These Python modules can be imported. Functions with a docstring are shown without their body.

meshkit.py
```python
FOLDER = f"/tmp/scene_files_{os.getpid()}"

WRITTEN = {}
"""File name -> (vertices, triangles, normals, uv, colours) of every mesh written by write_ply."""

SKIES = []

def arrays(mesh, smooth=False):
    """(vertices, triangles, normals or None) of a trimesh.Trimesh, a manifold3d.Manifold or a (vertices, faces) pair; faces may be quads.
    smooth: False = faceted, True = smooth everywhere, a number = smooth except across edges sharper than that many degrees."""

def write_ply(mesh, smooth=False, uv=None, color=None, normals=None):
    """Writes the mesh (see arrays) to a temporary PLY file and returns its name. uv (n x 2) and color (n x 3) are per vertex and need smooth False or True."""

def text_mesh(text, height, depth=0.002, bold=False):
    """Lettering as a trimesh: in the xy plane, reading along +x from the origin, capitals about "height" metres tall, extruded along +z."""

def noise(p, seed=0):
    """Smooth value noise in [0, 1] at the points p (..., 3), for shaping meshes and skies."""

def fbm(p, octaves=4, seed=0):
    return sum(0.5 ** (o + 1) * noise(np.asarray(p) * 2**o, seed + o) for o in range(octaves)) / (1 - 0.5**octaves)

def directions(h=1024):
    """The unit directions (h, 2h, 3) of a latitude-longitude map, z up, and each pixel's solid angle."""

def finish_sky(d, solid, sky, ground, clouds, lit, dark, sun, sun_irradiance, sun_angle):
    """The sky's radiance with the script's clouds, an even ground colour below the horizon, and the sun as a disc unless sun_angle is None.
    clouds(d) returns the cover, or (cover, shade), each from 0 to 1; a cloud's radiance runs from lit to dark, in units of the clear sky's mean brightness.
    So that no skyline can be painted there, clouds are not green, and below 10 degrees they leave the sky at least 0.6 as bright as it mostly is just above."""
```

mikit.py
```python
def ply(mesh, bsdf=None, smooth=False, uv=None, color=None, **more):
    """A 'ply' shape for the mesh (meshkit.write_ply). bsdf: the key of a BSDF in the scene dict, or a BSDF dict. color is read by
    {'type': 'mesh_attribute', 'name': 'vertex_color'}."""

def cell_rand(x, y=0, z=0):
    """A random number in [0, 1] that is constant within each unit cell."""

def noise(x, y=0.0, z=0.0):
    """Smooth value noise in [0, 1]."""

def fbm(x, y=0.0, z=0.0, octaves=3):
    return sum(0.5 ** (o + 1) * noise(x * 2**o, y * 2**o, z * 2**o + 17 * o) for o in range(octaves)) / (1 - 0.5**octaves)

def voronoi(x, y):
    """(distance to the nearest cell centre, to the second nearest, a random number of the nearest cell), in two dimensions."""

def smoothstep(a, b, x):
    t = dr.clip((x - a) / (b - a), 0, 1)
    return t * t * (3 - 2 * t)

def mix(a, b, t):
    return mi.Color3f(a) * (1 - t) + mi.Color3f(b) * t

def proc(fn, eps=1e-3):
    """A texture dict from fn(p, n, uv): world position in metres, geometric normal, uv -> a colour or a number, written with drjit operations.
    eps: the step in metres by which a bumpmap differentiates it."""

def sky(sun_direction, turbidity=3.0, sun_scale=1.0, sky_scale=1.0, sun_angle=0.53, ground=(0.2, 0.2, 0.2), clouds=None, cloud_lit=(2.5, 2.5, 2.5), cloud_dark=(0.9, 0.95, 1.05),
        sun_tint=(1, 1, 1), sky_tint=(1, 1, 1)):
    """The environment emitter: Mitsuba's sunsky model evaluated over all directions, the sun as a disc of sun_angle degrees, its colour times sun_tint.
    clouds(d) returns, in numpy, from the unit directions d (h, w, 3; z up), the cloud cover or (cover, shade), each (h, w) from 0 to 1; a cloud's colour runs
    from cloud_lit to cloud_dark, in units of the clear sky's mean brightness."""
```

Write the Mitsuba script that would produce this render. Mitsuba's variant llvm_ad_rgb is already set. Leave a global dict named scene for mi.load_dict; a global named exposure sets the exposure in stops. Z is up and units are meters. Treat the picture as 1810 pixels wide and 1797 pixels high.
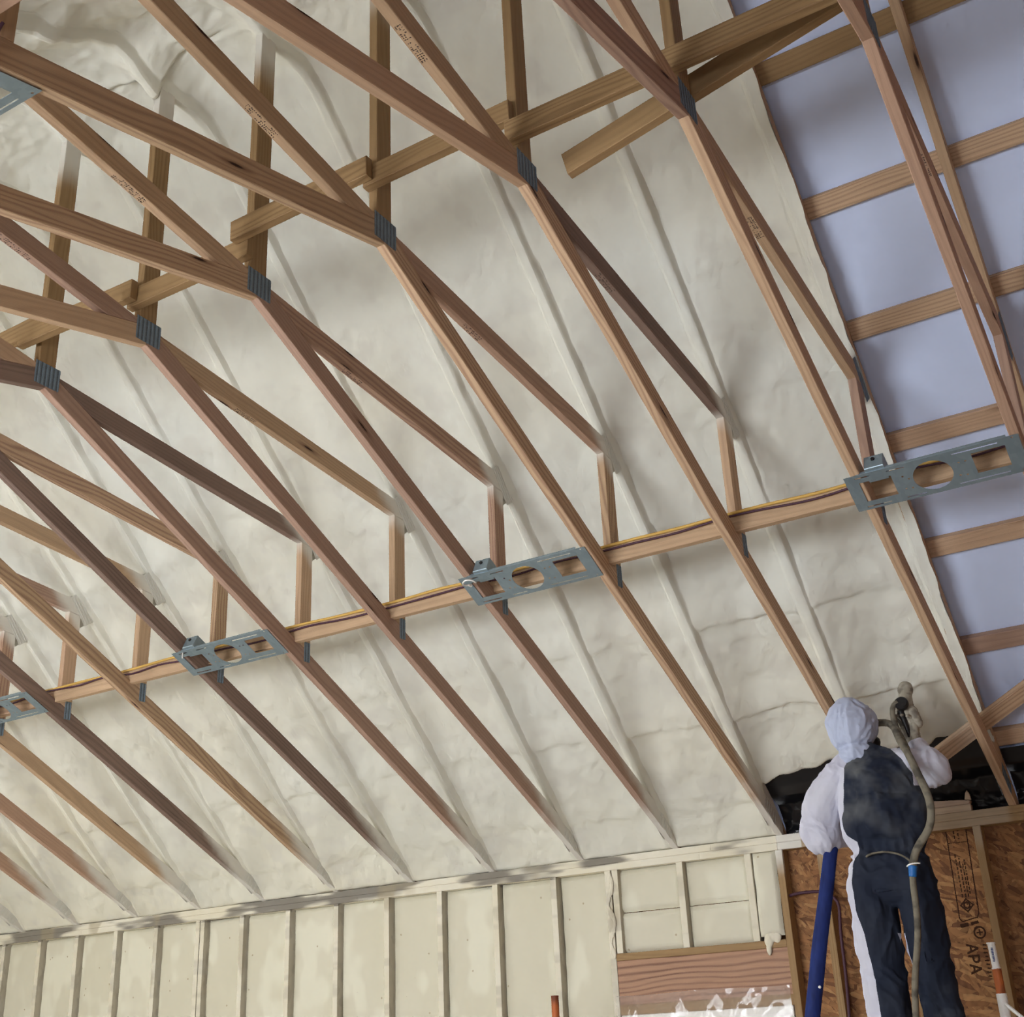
import math, random
import numpy as np, trimesh, manifold3d as m3, shapely, shapely.geometry as sg, shapely.affinity as sa
import drjit as dr
import mitsuba as mi
import mikit, meshkit
from mikit import noise, fbm, voronoi, cell_rand, smoothstep, mix

T = mi.ScalarTransform4f
scene, labels = {}, {}
ZP = 2.60                       # height of the wall's top plate above the floor; builders below take z from the plate
# ------------------------------------------------------------------ camera
CAM = np.array([1.0571, -6.6247, -1.0097 + ZP])
RIGHT, DOWN, FWD = np.array([0.8541, 0.51821, -0.04441]), np.array([-0.24336, 0.32272, -0.91467]), np.array([-0.45966, 0.79203, 0.40175])
scene['camera'] = {'type': 'perspective', 'fov': 2 * math.degrees(math.atan(905 / 2186.54)), 'fov_axis': 'x', 'near_clip': 0.05, 'far_clip': 100.0,
                   'to_world': T().look_at(origin=CAM.tolist(), target=(CAM + FWD).tolist(), up=(-DOWN).tolist())}
# ------------------------------------------------------------------ light: glowing panes in unseen openings, placed to light the roof and wall
exposure = 0.0
GLOW_FRONT = (22.6, 23.5, 24.6)
GLOW_FRONT2 = (7.0, 7.6, 8.6)
GLOW_LEFT = (8.5, 8.5, 8.3)
GLOW_WINDOW = (0.75, 0.80, 0.85)
scene['sky'] = {'type': 'constant', 'radiance': {'type': 'rgb', 'value': [0.9, 0.95, 1.0]}}

# ------------------------------------------------------------------ dimensions (plate coordinates)
S = 0.6096                      # truss spacing
YK, ZK = 3.578, 1.7276          # kink of the bottom chord (Y = -y)
SB, RA, RB = 1.7276 / 3.578, 0.0986, 0.9407
ZR = RA + RB * YK
SN, RN = 0.258, 0.66            # near side: bottom chord and roof slopes
YF = 8.7                        # front wall
XL, XR = -8.3, 3.2
TH = 0.0381


def roof(Y):
    return np.where(np.asarray(Y) < YK, RA + RB * np.asarray(Y), ZR - RN * (np.asarray(Y) - YK))


# ------------------------------------------------------------------ materials
def rgb(r, g, b):
    return tuple(((c / 255 + 0.055) / 1.055) ** 2.4 if c > 10 else c / 255 / 12.92 for c in (r, g, b))


def pick(r, table):
    out = mi.Color3f(table[0])
    for k in range(1, len(table)):
        out = dr.select(r > k / len(table), mi.Color3f(table[k]), out)
    return out


FOAM = rgb(208, 206, 198)


def wood_fn(p, n, uv):
    u, v = uv.x, uv.y
    i = dr.floor(v)
    f = v - i
    tone = cell_rand(i, 3.0)
    base = pick(tone, [rgb(186, 156, 128), rgb(172, 141, 119), rgb(190, 162, 132), rgb(164, 135, 117), rgb(180, 152, 122)])
    dark = pick(tone, [rgb(132, 100, 82), rgb(122, 92, 78), rgb(142, 108, 86), rgb(112, 86, 75), rgb(128, 100, 78)])
    k = cell_rand(i, 9.0) * 50
    warp = noise(u * 1.1 + k, f * 9.0, k) * 1.1 + noise(u * 4.5 + k, f * 30.0, 3.0) * 0.25
    rings = 0.5 + 0.5 * dr.sin(6.2832 * (f * (26.0 + 30.0 * cell_rand(i, 5.0)) + warp * 3.2))
    fine = noise(u * 9.0, f * 700.0, k)
    g = dr.clip(dr.power(rings, 2.0) * 0.46 * (0.35 + 0.95 * cell_rand(i, 6.0) * cell_rand(i, 6.0)) + fine * 0.28, 0, 1)
    c = mix(base, dark, g)
    # knots
    ku, kv = u * 1.7 + k, f * 11.0
    d1, d2, kr = voronoi(ku, kv)
    kn = smoothstep(0.085, 0.03, d1) * dr.select(kr > 0.62, 1.0, 0.0)
    halo = smoothstep(0.2, 0.06, d1) * dr.select(kr > 0.62, 0.45, 0.0)
    c = mix(c, rgb(104, 66, 42), halo)
    c = mix(c, rgb(52, 32, 24), kn)
    # weathered boards have numbers from 300 on, treated ones from 400 on
    w = dr.select(i > 299.5, 1.0, 0.0) * dr.select(i < 399.5, 1.0, 0.0)
    grey = mix(rgb(130, 108, 96), rgb(86, 70, 62), dr.clip(g + 0.9 * (fbm(u * 2.5, f * 14.0, k) - 0.45), 0, 1))
    c = mix(c, grey, w)
    tr = dr.select(i > 399.5, 1.0, 0.0)
    c = mix(c, mix(rgb(150, 122, 86), rgb(118, 92, 62), g), tr)
    return mix(c, FOAM, overspray(p))


def overspray(p):
    # foam that landed on the timber close to the sprayed roof
    Y, z = -p.y, p.z - ZP
    dist = ((RA + RB * Y) - z) * 0.728
    amt = smoothstep(0.268, 0.172, dist + 0.035 * smoothstep(0.9, 0.3, Y) + 0.07 * (fbm(p.y * 9, p.z * 9, p.x * 9) - 0.5))
    amt *= dr.select(Y < YK + 0.3, 1.0, 0.0) * smoothstep(0.0, -0.05, p.x) * dr.select(Y > -0.02, 1.0, 0.0)
    amt *= dr.select((p.x > -1.1) & (Y < 1.3), 0.25, 1.0)
    amt = dr.maximum(amt, smoothstep(2.74, 2.98, z + 0.16 * (fbm(p.x * 7, p.y * 7, p.z * 5) - 0.5)) * smoothstep(-0.9, -1.4, p.x))
    return amt * 0.9


def foam_fn(p, n, uv):
    a = fbm(p.x * 1.3, p.y * 1.3, p.z * 1.3 + 5)
    b = fbm(p.x * 7, p.y * 7, p.z * 7)
    low = smoothstep(1.3, 0.0, -p.y)
    c = mix(rgb(208, 209, 201), rgb(214, 210, 193), dr.clip(0.25 + low * 0.5 + (a - 0.5) * 1.4, 0, 1))
    c = mix(c, rgb(196, 193, 184), smoothstep(0.5, 0.72, b) * 0.45)
    return c


def foam_bump(p, n, uv):
    return fbm(p.x * 38, p.y * 38, p.z * 38, 3) + 0.35 * noise(p.x * 160, p.y * 160, p.z * 160)


def wallfoam_fn(p, n, uv):
    a = fbm(p.x * 2.3, p.z * 2.3, p.y * 5)
    c = mix(rgb(203, 199, 182), rgb(195, 190, 168), a)
    c = mix(c, rgb(216, 214, 196), smoothstep(0.55, 0.7, fbm(p.x * 5, p.z * 3, 8.0)) * 0.6)
    sp, _, r = voronoi(p.x * 9, p.z * 9)
    return mix(c, rgb(150, 132, 100), smoothstep(0.07, 0.03, sp) * dr.select(r > 0.86, 0.7, 0.0))


def coated_fn(p, n, uv):
    c = mix(rgb(214, 210, 196), rgb(204, 196, 172), fbm(p.x * 5, p.z * 5, 2.0))
    dirt = smoothstep(0.50, 0.68, fbm(p.x * 2.6, p.z * 14, p.y * 20 + 3))
    c = mix(c, rgb(86, 80, 76), dirt * 0.8 * dr.select(p.z > ZP - 0.09, 1.0, 0.25))
    bare = smoothstep(0.62, 0.72, fbm(p.x * 4 + 9, p.z * 2.2, p.y * 10))
    c = mix(c, rgb(150, 138, 112), bare * 0.5)
    return mix(c, rgb(128, 120, 110), smoothstep(0.5, 0.95, n.x) * 0.5)   # right-hand faces are greyer


def osb_fn(p, n, uv):
    x, z = p.x, p.z
    out = mi.Color3f(rgb(134, 98, 66))
    for k, (a, fr) in enumerate(((0.35, 1.0), (1.25, 0.9), (2.1, 1.15), (2.8, 0.8))):
        ca, sn = math.cos(a), math.sin(a)
        wv = noise(x * 7, z * 7, k) * 0.05
        d1, d2, r = voronoi((x * ca + z * sn + wv) * 17 * fr + k * 7.3, (-x * sn + z * ca + wv) * 70 * fr)
        on = dr.select(cell_rand(r * 977.0, k) > 0.45, 1.0, 0.0)
        col = pick(cell_rand(r * 1313.0, k), [rgb(146, 104, 68), rgb(130, 90, 58), rgb(162, 122, 82), rgb(138, 98, 64), rgb(108, 72, 48), rgb(154, 112, 74)])
        col = col * (0.75 + 0.25 * smoothstep(0.0, 0.12, d2 - d1))
        out = mix(out, col, on)
    return out * (0.85 + 0.3 * noise(x * 60, z * 60, 0.0))


def header_fn(p, n, uv):
    x, z = p.x, p.z - ZP
    wv = fbm(x * 1.6, z * 5.0, 2.0) * 0.11 + noise(x * 5, z * 14, 0.0) * 0.012
    r = dr.power(0.5 + 0.5 * dr.sin((z + wv) * 165), 3.0)
    c = mix(rgb(168, 132, 108), rgb(122, 90, 74), r * (0.3 + 0.8 * noise(x * 2, z * 30, 4.0)) + 0.25 * noise(x * 12, z * 420, 0.0))
    return c


def deck_fn(p, n, uv):
    a = fbm(p.x * 2.2, p.y * 2.2, 1.0)
    c = mix(rgb(200, 212, 238), rgb(192, 203, 232), a)
    return c


def galv_fn(p, n, uv):
    d1, d2, r = voronoi(p.x * 55 + p.z * 20, p.y * 55 + p.z * 30)
    return mix(rgb(126, 141, 149), rgb(135, 150, 157), r) * (0.92 + 0.16 * noise(p.x * 9, p.y * 9, p.z * 9))


def gusset_fn(p, n, uv):
    s = uv.x - dr.floor(uv.x)
    t = uv.y - dr.floor(uv.y)
    slot = smoothstep(0.26, 0.40, s) * smoothstep(0.76, 0.62, s) * (0.8 + 0.2 * smoothstep(0.1, 0.3, t))
    c = mix(rgb(112, 126, 138), rgb(66, 74, 82), slot * 0.8)
    return mix(c * (0.9 + 0.2 * noise(p.x * 40, p.y * 40, p.z * 40)), FOAM, overspray(p))


def plastic_fn(p, n, uv):
    return mix(rgb(10, 11, 14), rgb(20, 22, 27), fbm(p.x * 6, p.y * 6, p.z * 6))


def concrete_fn(p, n, uv):
    return mix(rgb(172, 168, 160), rgb(194, 190, 182), fbm(p.x * 1.6, p.y * 1.6, 0.0, 4))


def rust_fn(p, n, uv):
    return mix(rgb(170, 92, 46), rgb(104, 56, 36), smoothstep(0.35, 0.7, fbm(p.x * 16, p.y * 16, p.z * 9)))


def hose_fn(p, n, uv):
    return mix(rgb(112, 106, 92), rgb(74, 70, 62), smoothstep(0.4, 0.7, fbm(p.x * 26, p.y * 26, p.z * 26)))


def gun_fn(p, n, uv):
    return mix(rgb(150, 144, 130), rgb(112, 106, 96), smoothstep(0.4, 0.7, fbm(p.x * 30, p.y * 30, p.z * 30)))


def blue_fn(p, n, uv):
    return mix(rgb(24, 44, 108), rgb(14, 26, 72), fbm(p.x * 30, p.y * 30, p.z * 12))


def mat(name, color, rough=0.8, metallic=0.0, bump=None, bscale=0.0, spec=0.3, **more):
    col = mikit.proc(color) if callable(color) else ({'type': 'mesh_attribute', 'name': 'vertex_color'} if color == 'vertex' else {'type': 'rgb', 'value': list(color)})
    b = {'type': 'principled', 'base_color': col, 'roughness': rough, 'metallic': metallic, 'specular': spec, **more}
    if bump:
        b = {'type': 'bumpmap', 'arbitrary': mikit.proc(bump, 2e-3), 'scale': bscale, 'bsdf': b}
    scene[name] = {'type': 'twosided', 'bsdf': b}


mat('m_wood', wood_fn, 0.75)
mat('m_foam', foam_fn, 0.85, bump=foam_bump, bscale=0.004)
mat('m_wallfoam', wallfoam_fn, 0.85)
mat('m_coated', coated_fn, 0.85)
mat('m_osb', osb_fn, 0.8)
mat('m_header', header_fn, 0.7)
mat('m_deck', deck_fn, 0.55)
mat('m_galv', galv_fn, 0.42, 0.55)
mat('m_gusset', gusset_fn, 0.5, 0.15)
mat('m_plastic', plastic_fn, 0.25, spec=0.5)
mat('m_concrete', concrete_fn, 0.8)
mat('m_rust', rust_fn, 0.6)
mat('m_hose', hose_fn, 0.8)
mat('m_gun', gun_fn, 0.65)
mat('m_blue', blue_fn, 0.75)
SEAM_L = [(-1.6, -0.50), (-0.945, -0.512), (-0.82, -0.508), (-0.616, -0.523), (-0.522, -0.545), (-0.405, -0.548), (-0.322, -0.540), (-0.262, -0.50), (-0.235, -0.50), (-0.20, -0.545), (-0.138, -0.572), (-0.09, -0.540), (0.166, -0.492), (0.3, -0.49)]
SEAM_R = [(-1.6, -0.1), (-0.14, -0.162), (0.012, -0.214), (0.10, -0.255), (0.178, -0.323), (0.3, -0.40)]


def along(z, pts):
    out = mi.Float(pts[0][1])
    for (z0, x0), (z1, x1) in zip(pts[:-1], pts[1:]):
        out = dr.select(z > z0, x0 + (z - z0) * ((x1 - x0) / (z1 - z0)), out)
    return out


def coverall_fn(p, n, uv):
    # white coverall with a dark panel down the back and the backs of the legs
    x, y, z = p.x, p.y, p.z - ZP
    inside = (x > along(z, SEAM_L)) & (x < along(z, SEAM_R)) & ((n.y < 0.25) | (y < -0.985))
    inside &= ~((z < -0.62) & (z > -0.84) & (x > -0.40 - 0.12 * (z + 0.62)) & (x < -0.372))
    inside &= ~((x < -0.56) & (z > -0.2)) & ~((x > -0.225) & (z > -0.02))
    dust = dr.clip(fbm(x * 9, y * 9, z * 9, 4) * 2.0 - 0.75, 0, 1) * dr.clip((z + 0.35) / 0.45, 0.06, 1)
    dark = mix(mix(rgb(16, 22, 38), rgb(28, 36, 52), fbm(x * 14, y * 14, z * 5)), rgb(104, 106, 106), dust)
    dark = mix(dark, rgb(60, 66, 74), smoothstep(-0.75, -1.0, z) * smoothstep(0.45, 0.75, fbm(x * 20, y * 20, z * 20)) * 0.6)
    white = mix(rgb(194, 195, 204), rgb(174, 174, 192), fbm(x * 6, y * 6, z * 6))
    return dr.select(inside, dark, white)


mat('m_coverall', coverall_fn, 0.85)
mat('m_cloth', 'vertex', 0.85)
mat('m_yellow', rgb(196, 158, 84), 0.6)
mat('m_purple', rgb(70, 44, 56), 0.6)
mat('m_white', rgb(226, 224, 218), 0.5)
mat('m_dark', rgb(26, 25, 26), 0.5)
mat('m_ink2', rgb(62, 48, 42), 0.9)
mat('m_ink', rgb(58, 34, 20), 0.9)
mat('m_bluecap', rgb(34, 96, 160), 0.4)
mat('m_navytext', rgb(50, 62, 110), 0.6)
mat('m_bore_shade', rgb(20, 16, 14), 0.9)
scene['m_film'] = {'type': 'blendbsdf', 'weight': 0.10, 'a': {'type': 'thindielectric', 'int_ior': 1.3},
                   'b': {'type': 'twosided', 'bsdf': {'type': 'roughplastic', 'int_ior': 1.25, 'alpha': 0.3, 'diffuse_reflectance': {'type': 'rgb', 'value': [0.72, 0.72, 0.74]}}}}
scene['m_pane'] = {'type': 'twosided', 'bsdf': {'type': 'diffuse', 'reflectance': {'type': 'rgb', 'value': [0.6, 0.6, 0.6]}}}

# ------------------------------------------------------------------ bookkeeping
used = set()


def key(name, parent=None):
    full = f'{parent}__{name}' if parent else name
    k, i = full, 0
    while k in used:
        i += 1
        k = f'{full}_{i:03d}'
    used.add(k)
    return k


def lab(k, label=None, cat=None, group=None, kind=None):
    d = {n: v for n, v in (('label', label), ('category', cat), ('group', group), ('kind', kind)) if v}
    if d:
        labels[k] = d
    return k


def thing(name, label, cat, group=None):
    return lab(key(name), label, cat, group)


def obj(name, mesh, m, parent=None, smooth=False, uv=None, color=None, label=None, cat=None, group=None, kind=None, **more):
    k = key(name, parent)
    if isinstance(mesh, tuple):
        V, F = np.array(mesh[0], float), np.asarray(mesh[1])
    elif hasattr(mesh, 'to_mesh'):
        q = mesh.to_mesh()
        V, F = np.array(q.vert_properties[:, :3], float), np.array(q.tri_verts)
    else:
        V, F = np.array(mesh.vertices, float), np.array(mesh.faces)
    V = V + [0, 0, ZP]
    tm = (V, F)
    if smooth not in (False, True):
        tm = trimesh.Trimesh(V, F, process=False)
    scene[k] = mikit.ply(tm, m, smooth, uv, color, **more)
    return lab(k, label, cat, group, kind)


def cat_mesh(parts):
    """joins (V, F, UV) triples"""
    V, F, U, n = [], [], [], 0
    for v, f, u in parts:
        V.append(v); F.append(np.asarray(f) + n); U.append(u); n += len(v)
    return np.vstack(V), np.vstack(F), np.vstack(U)


def prism(poly, O, e1, e2, e3, t, bid, gdir=(1, 0), bev=0.0025, wob=0.0):
    """A convex outline in the plane of e1, e2 given the thickness t along e3, with eased edges; uv.x runs along the grain, floor(uv.y) is the board's number."""
    P = sg.Polygon(poly)
    P = sg.polygon.orient(P, 1.0)
    inn = sg.polygon.orient(P.buffer(-bev, join_style=2), 1.0)
    A, B = np.array(P.exterior.coords)[:-1], np.array(inn.exterior.coords)[:-1]
    if len(A) != len(B):
        B = P.centroid.coords[0] + (A - P.centroid.coords[0]) * 0.97
    else:
        B = np.array([B[np.argmin(((B - a) ** 2).sum(1))] for a in A])
    O, e1, e2, e3 = (np.asarray(x, float) for x in (O, e1, e2, e3))
    g = np.asarray(gdir, float); g = g / np.linalg.norm(g)
    h = np.array([-g[1], g[0]])
    hmin = (A @ h).min()
    n = len(A)
    V, F, U = [], [], []

    def pt(q, w):
        return O + q[0] * e1 + q[1] * e2 + w * e3

    def face(qs, ws, off):
        b = len(V)
        for q, w in zip(qs, ws):
            V.append(pt(q, w))
            U.append((q @ g, bid + off(q, w)))
        for k in range(1, len(qs) - 1):
            F.append((b, b + k, b + k + 1))

    cap0, cap1 = lambda q, w: 0.02 + min(q @ h - hmin, 0.33), lambda q, w: 0.40 + min(q @ h - hmin, 0.33)
    face(list(B[::-1]), [-t / 2] * n, cap0)
    face(list(B), [t / 2] * n, cap1)
    for k in range(n):
        a, b_, c, d = A[k], A[(k + 1) % n], B[k], B[(k + 1) % n]
        so = 0.78 + 0.05 * (k % 4)
        side = lambda q, w, so=so: so + 0.02 + w
        w1 = t / 2 - bev
        face([c, d, b_, a], [-t / 2, -t / 2, -w1, -w1], side)
        face([a, b_, b_, a], [-w1, -w1, w1, w1], side)
        face([a, b_, d, c], [w1, w1, t / 2, t / 2], side)
    return np.array(V), np.array(F), np.array(U)


bids = iter(range(1, 290))
dark_bids = iter(range(300, 390))
treated = iter(range(400, 480))


def put(name, M, parent=None, m='m_wood', **kw):
    return obj(name, (M[0], M[1]), m, parent, uv=M[2], **kw)


def board(P0, P1, wdir, w, t, bid=None, bev=0.0025):
    """A plank from P0 to P1 (middle line), its width along wdir."""
    P0, P1 = np.array(P0, float), np.array(P1, float)
    a = P1 - P0; L = np.linalg.norm(a); a /= L
    b = np.array(wdir, float); b -= a * (a @ b); b /= np.linalg.norm(b)
    c = np.cross(a, b)
    return prism([(0, -w / 2), (L, -w / 2), (L, w / 2), (0, w / 2)], P0, a, b, c, t, next(bids) if bid is None else bid, (1, 0), bev)


def box(x0, x1, y0, y1, z0, z1, bid=None, axis=2, bev=0.002):
    c = [(x0 + x1) / 2, (y0 + y1) / 2, (z0 + z1) / 2]
    d = [x1 - x0, y1 - y0, z1 - z0]
    lo, hi = list(c), list(c)
    lo[axis] -= d[axis] / 2; hi[axis] += d[axis] / 2
    o = [k for k in range(3) if k != axis]
    wd = np.zeros(3); wd[o[0]] = 1
    return board(lo, hi, wd, d[o[0]], d[o[1]], 0 if bid is None else bid, min(bev, 0.2 * min(d)))


def tube(pts, r, n=10, sub=6, caps=True):
    """A round hose through the points (a smooth curve), r a number or one per point."""
    P = np.array(pts, float)
    from scipy.interpolate import CubicSpline
    t = np.r_[0, np.cumsum(np.linalg.norm(np.diff(P, axis=0), axis=1))]
    tt = np.linspace(0, t[-1], max(2, (len(P) - 1) * sub + 1))
    C = CubicSpline(t, P)(tt) if len(P) > 2 else P[0] + (P[1] - P[0]) * (tt / t[-1])[:, None]
    R = np.interp(tt, t, np.broadcast_to(r, len(P)))
    D = np.gradient(C, axis=0); D /= np.linalg.norm(D, axis=1)[:, None]
    u = np.cross(D[0], [0.3, 0.9, 0.2]); V = []
    for c, d, rr in zip(C, D, R):
        u = u - d * (u @ d); u /= np.linalg.norm(u)
        w = np.cross(d, u)
        a = np.arange(n) * 2 * np.pi / n
        V.append(c + rr * (np.cos(a)[:, None] * u + np.sin(a)[:, None] * w))
    V = np.vstack(V); F = []
    m = len(C)
    for k in range(m - 1):
        for j in range(n):
            a, b = k * n + j, k * n + (j + 1) % n
            F += [(a, b, b + n), (a, b + n, a + n)]
    if caps:
        V = np.vstack([V, C[0], C[-1]])
        for j in range(n):
            F += [(m * n, (j + 1) % n, j), (m * n + 1, (m - 1) * n + j, (m - 1) * n + (j + 1) % n)]
    return V, np.array(F)


def grid_mesh(P):
    """(rows, cols, 3) points to a mesh"""
    a, b = P.shape[:2]
    i = np.arange(a * b).reshape(a, b)
    f = np.stack([i[:-1, :-1], i[1:, :-1], i[1:, 1:], i[:-1, 1:]], -1).reshape(-1, 4)
    return P.reshape(-1, 3), np.vstack([f[:, [0, 1, 2]], f[:, [0, 2, 3]]])


# ------------------------------------------------------------------ room shell
def shell_box(name, x0, x1, y0, y1, z0, z1, m):
    M = box(x0, x1, y0, y1, z0, z1)
    obj(name, (M[0], M[1]), m, kind='structure')


shell_box('floor', XL - 0.3, XR + 0.3, -YF - 0.3, 0.4, -ZP - 0.15, -ZP, 'm_concrete')


def wall_with_hole(name, axis, at, thick, lo, hi, z0, z1, hole, m='m_osb'):
    """a wall standing across axis 0 or 1 with one opening (a0, a1, b0, b1)"""
    P = sg.box(lo, z0, hi, z1)
    for h in hole:
        P = P.difference(sg.box(h[0], h[2], h[1], h[3]))
    M = trimesh.creation.extrude_polygon(P, thick, engine='earcut')
    V = np.array(M.vertices)
    W = np.stack([V[:, 2] + at, V[:, 0], V[:, 1]], 1) if axis == 0 else np.stack([V[:, 0], V[:, 2] + at, V[:, 1]], 1)
    obj(name, (W, M.faces if axis == 0 else M.faces[:, ::-1]), m, kind='structure')


# openings out of view, placed for the light: front left, front right, left gable
OF = (-4.8, -1.4, -1.55, -0.02)
OF2 = (-0.2, 2.0, -0.95, -0.05)
OL = (-6.4, -3.0, -0.1, 1.2)
wall_with_hole('wall_front', 1, -YF - 0.12, 0.12, XL - 0.12, XR + 0.12, -ZP, 0.45, [OF, OF2])
wall_with_hole('wall_left', 0, XL - 0.12, 0.12, -YF, 0.1, -ZP, 3.6, [OL], 'm_wallfoam')
wall_with_hole('wall_right', 0, XR, 0.12, -YF, 0.1, -ZP, 3.6, [])


def glow(name, pts, radiance, flip=False):
    V = np.array(pts, float)
    F = np.array([[0, 1, 2], [0, 2, 3]])
    if flip:
        F = F[:, ::-1]
    obj(name, (V, F), 'm_pane', kind='structure', emitter={'type': 'area', 'radiance': {'type': 'rgb', 'value': list(radiance)}})


def front(o):
    return [(o[0], -YF - 0.03, o[2]), (o[1], -YF - 0.03, o[2]), (o[1], -YF - 0.03, o[3]), (o[0], -YF - 0.03, o[3])]


def side(x, o):
    return [(x, o[0], o[2]), (x, o[1], o[2]), (x, o[1], o[3]), (x, o[0], o[3])]


glow('window_2', front(OF), GLOW_FRONT, True)  # out of view, placed to light the roof from behind the camera
glow('window_3', side(XL - 0.03, OL), GLOW_LEFT)  # unseen gable pane, placed so light reaches the foam from the left
glow('window_4', front(OF2), GLOW_FRONT2, True)  # unseen bluish pane at front right, placed to light the bare deck

# ------------------------------------------------------------------ roof deck, purlins, sprayed foam
ceil = lab(key('ceiling'), kind='structure')
nrm = np.array([0, -RB, -1]) / math.hypot(1, RB)       # out of the far slope, into the room
slope_dir = np.array([0, -1, RB]) / math.hypot(1, RB)


def deck_slab(Y0, Y1, z_of, t):
    P = []
    for dz in (0.0, t):
        P += [(XL - 0.12, -Y0, z_of(Y0) + dz), (XR + 0.12, -Y0, z_of(Y0) + dz), (XR + 0.12, -Y1, z_of(Y1) + dz), (XL - 0.12, -Y1, z_of(Y1) + dz)]
    F = [(0, 1, 2), (0, 2, 3), (4, 6, 5), (4, 7, 6)] + [f for k in range(4) for f in ((k, k + 4, (k + 1) % 4), ((k + 1) % 4, k + 4, (k + 1) % 4 + 4))]
    return np.array(P), np.array(F)


lift = 0.0381 * math.hypot(1, RB)
liftn = 0.0381 * math.hypot(1, RN)
obj('deck', deck_slab(-0.5, YK + 0.0, lambda Y: RA + RB * Y + lift, 0.04), 'm_deck', ceil)
obj('deck', deck_slab(YK, YF + 0.2, lambda Y: ZR + lift - RN * (Y - YK), 0.04), 'm_deck', ceil)
for Yp in (0.205, 0.60, 1.00, 1.408, 1.815, 2.23, 2.66, 3.07, 3.46):
    c = np.array([0, -Yp, RA + RB * Yp]) - nrm * 0.01905
    put('purlin', board(c + [XL, 0, 0], c + [XR, 0, 0], slope_dir, 0.0889, TH, next(treated) if Yp in (2.66,) else None), ceil)
for k in range(9):
    Yn = YK + 0.25 + 0.55 * k
    c = np.array([0, -Yn, ZR - RN * (Yn - YK)]) + np.array([0, -RN, 1.0]) / math.hypot(1, RN) * 0.01905
    put('purlin', board(c + [XL, 0, 0], c + [XR, 0, 0], [0, -1, -RN], 0.0889, TH), ceil)

truss_x = [S * i for i in range(-13, 4)]
DX = {-12: -.0025, -11: -.0118, -10: .005, -9: .0122, -8: -.0008, -7: .0091, -6: -.0031, -5: -.0052, -4: .0021, -3: -.0023, -2: .0017, -1: .0023, 0: -.0004, 1: -.0057}


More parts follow.
